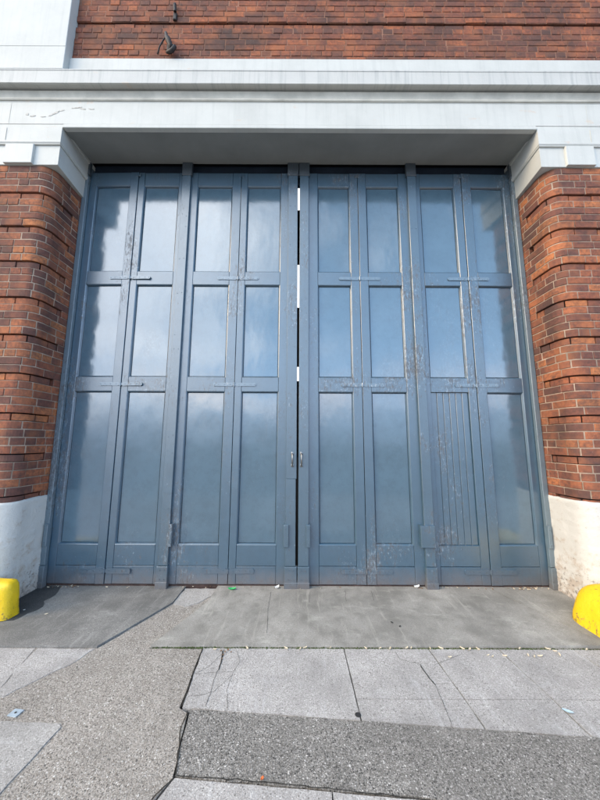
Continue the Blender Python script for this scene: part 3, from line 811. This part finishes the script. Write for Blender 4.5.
lit('paper_scrap', 417, 590, .020, .06, .6, M_paper, 'white paper scrap beside the second post from the right', .2, .5)
lit('wrapper', 568, 713, .006, .050, .45, M_pblue, 'pale blue wrapper lying on the slabs at right', -.5, .15)
lit('plastic_scrap', 262, 781, .008, .018, .7, M_orange, 'tiny orange scrap on the tarmac strip near the bottom edge', 1.0, .3)
lit('paper_scrap', 46, 616, .014, .026, .6, M_leaf, 'yellowish scrap on the dark concrete beside the left guard stone', .4, .2)
lit('paper_scrap', 24, 612, .016, .016, .8, M_paper, 'tiny white scrap nearest the left guard stone', .4, .2)
x, y = px(358, 715.5); mb = MB(); mb.cyl((0, 0, 0), .017, .002, 'z', 14, .014); o = mb.build('chewing_gum', M_gum); o.location = (x, y, .0035)
tag(o, 'flat black spot of old chewing gum on the pale slabs', 'gum')
for (qx, qy, s) in ((190, 628, .010), (392, 625, .012), (400, 629, .010)):
    x, y = px(qx, qy)
for qx, qy, lab in ((392, 625, 'dark leaf scrap on the concrete apron, left one of a pair'), (400, 629, 'dark leaf scrap on the concrete apron, right one of a pair')):
    x, y = px(qx, qy); tag(flake('dark_leaf', x, y, .019, .026, .55, M_gum, .1), lab, 'leaf')
x, y = px(15.5, 713.5); mb = MB(); mb.box(-.028, .028, -.022, .022, 0, .0035); o = mb.build('metal_plate', M_plate); o.location = (x, y, .0012); o.rotation_euler = (0, 0, rad(-8))
tag(o, 'small pale metal survey plate let into the pavement at left', 'plate'); mb = MB(); mb.cyl((0, 0, .0036), .006, .001, 'z', 10); mb.build('bolt', M_gum, o)

# ------------------------------------------------------------------ sky and sun
W = bpy.data.worlds.new('World'); S.world = W; W.use_nodes = True; nt = W.node_tree; L = nt.links.new
bg = nt.nodes['Background']
SUN_EL, SUN_AZ = 25, 66      # azimuth: degrees to the left of straight out from the doors
sky = N(nt, 'ShaderNodeTexSky', sky_type='NISHITA', sun_disc=False)
sky.sun_elevation = rad(SUN_EL)
az = rad(SUN_AZ); sd = Vector((-math.sin(az)*math.cos(rad(SUN_EL)), -math.cos(az)*math.cos(rad(SUN_EL)), math.sin(rad(SUN_EL))))
sky.sun_rotation = math.atan2(sd.x, sd.y); sky.air_density = 1.2; sky.dust_density = 1.0; sky.ozone_density = 2.0
tc = N(nt, 'ShaderNodeTexCoord'); gen = tc.outputs['Generated']
sx_, sy_, sz_ = sep(nt, gen)
# cloud layer: project the direction on a flat ceiling so the clouds flatten towards the horizon
den = mth(nt, 'ADD', mth(nt, 'MAXIMUM', sz_, 0.0), .16)
cb = N(nt, 'ShaderNodeCombineXYZ'); L(mth(nt, 'DIVIDE', sx_, den), cb.inputs[0]); L(mth(nt, 'DIVIDE', sy_, den), cb.inputs[1])
mp = N(nt, 'ShaderNodeMapping'); L(cb.outputs[0], mp.inputs[0]); mp.inputs['Location'].default_value = (1.3, .4, 0)
n1 = noise_n(nt, mp.outputs[0], .75, 8, .58)
bias = mth(nt, 'MULTIPLY', mth(nt, 'ADD', sx_, .10), -.42)     # cloudier towards the left of the street
cl = mth(nt, 'ADD', n1, bias)
cov = ramp(nt, cl, [(.46, 0), (.62, 1)])
shade = ramp(nt, noise_n(nt, mp.outputs[0], 1.3, 5, .5), [(.25, (19., 22., 27.)), (.70, (46., 47., 48.))])
veil = ramp(nt, sz_, [(.05, .75), (.75, .12)])
blue = mix(nt, veil, sky.outputs[0], (17., 27., 42.))
col = mix(nt, cov, blue, shade)
hz = ramp(nt, sz_, [(.08, 0), (.13, .6), (.16, .6), (.26, 0)])
col = mix(nt, mth(nt, 'MULTIPLY', hz, ramp(nt, n1, [(.42, 0), (.6, 1)])), col, (50., 42., 36.))
low = ramp(nt, sz_, [(0.0, 1), (.05, .85), (.15, 0)])
col = mix(nt, low, col, (6.5, 7.6, 9.5))
L(col, bg.inputs['Color']); bg.inputs['Strength'].default_value = .12
sun = bpy.data.lights.new('Sun', 'SUN'); sun.energy = 2.6; sun.angle = rad(22); sun.color = (1, .71, .39)
so_ = bpy.data.objects.new('Sun', sun); C.objects.link(so_); so_.rotation_euler = (-sd).to_track_quat('-Z', 'Y').to_euler()

# ------------------------------------------------------------------ camera
cam = bpy.data.cameras.new('Camera'); co = bpy.data.objects.new('Camera', cam); C.objects.link(co)
cam.sensor_fit = 'VERTICAL'; cam.sensor_height = 24; cam.lens = 24*300/800; cam.clip_start = .02; cam.clip_end = 3000
co.location = (.016, -3.32, 1.5)
from mathutils import Matrix
pitch = math.atan(300/2187)
rot = Matrix.Rotation(rad(90)+pitch, 4, 'X') @ Matrix.Rotation(rad(.25), 4, 'Z')
co.rotation_euler = rot.to_euler()
S.camera = co
S.view_settings.view_transform = 'Standard'; S.view_settings.look = 'None'; S.view_settings.gamma = 1; S.view_settings.exposure = .12
S.view_settings.use_curve_mapping = False
S.render.engine = 'CYCLES'
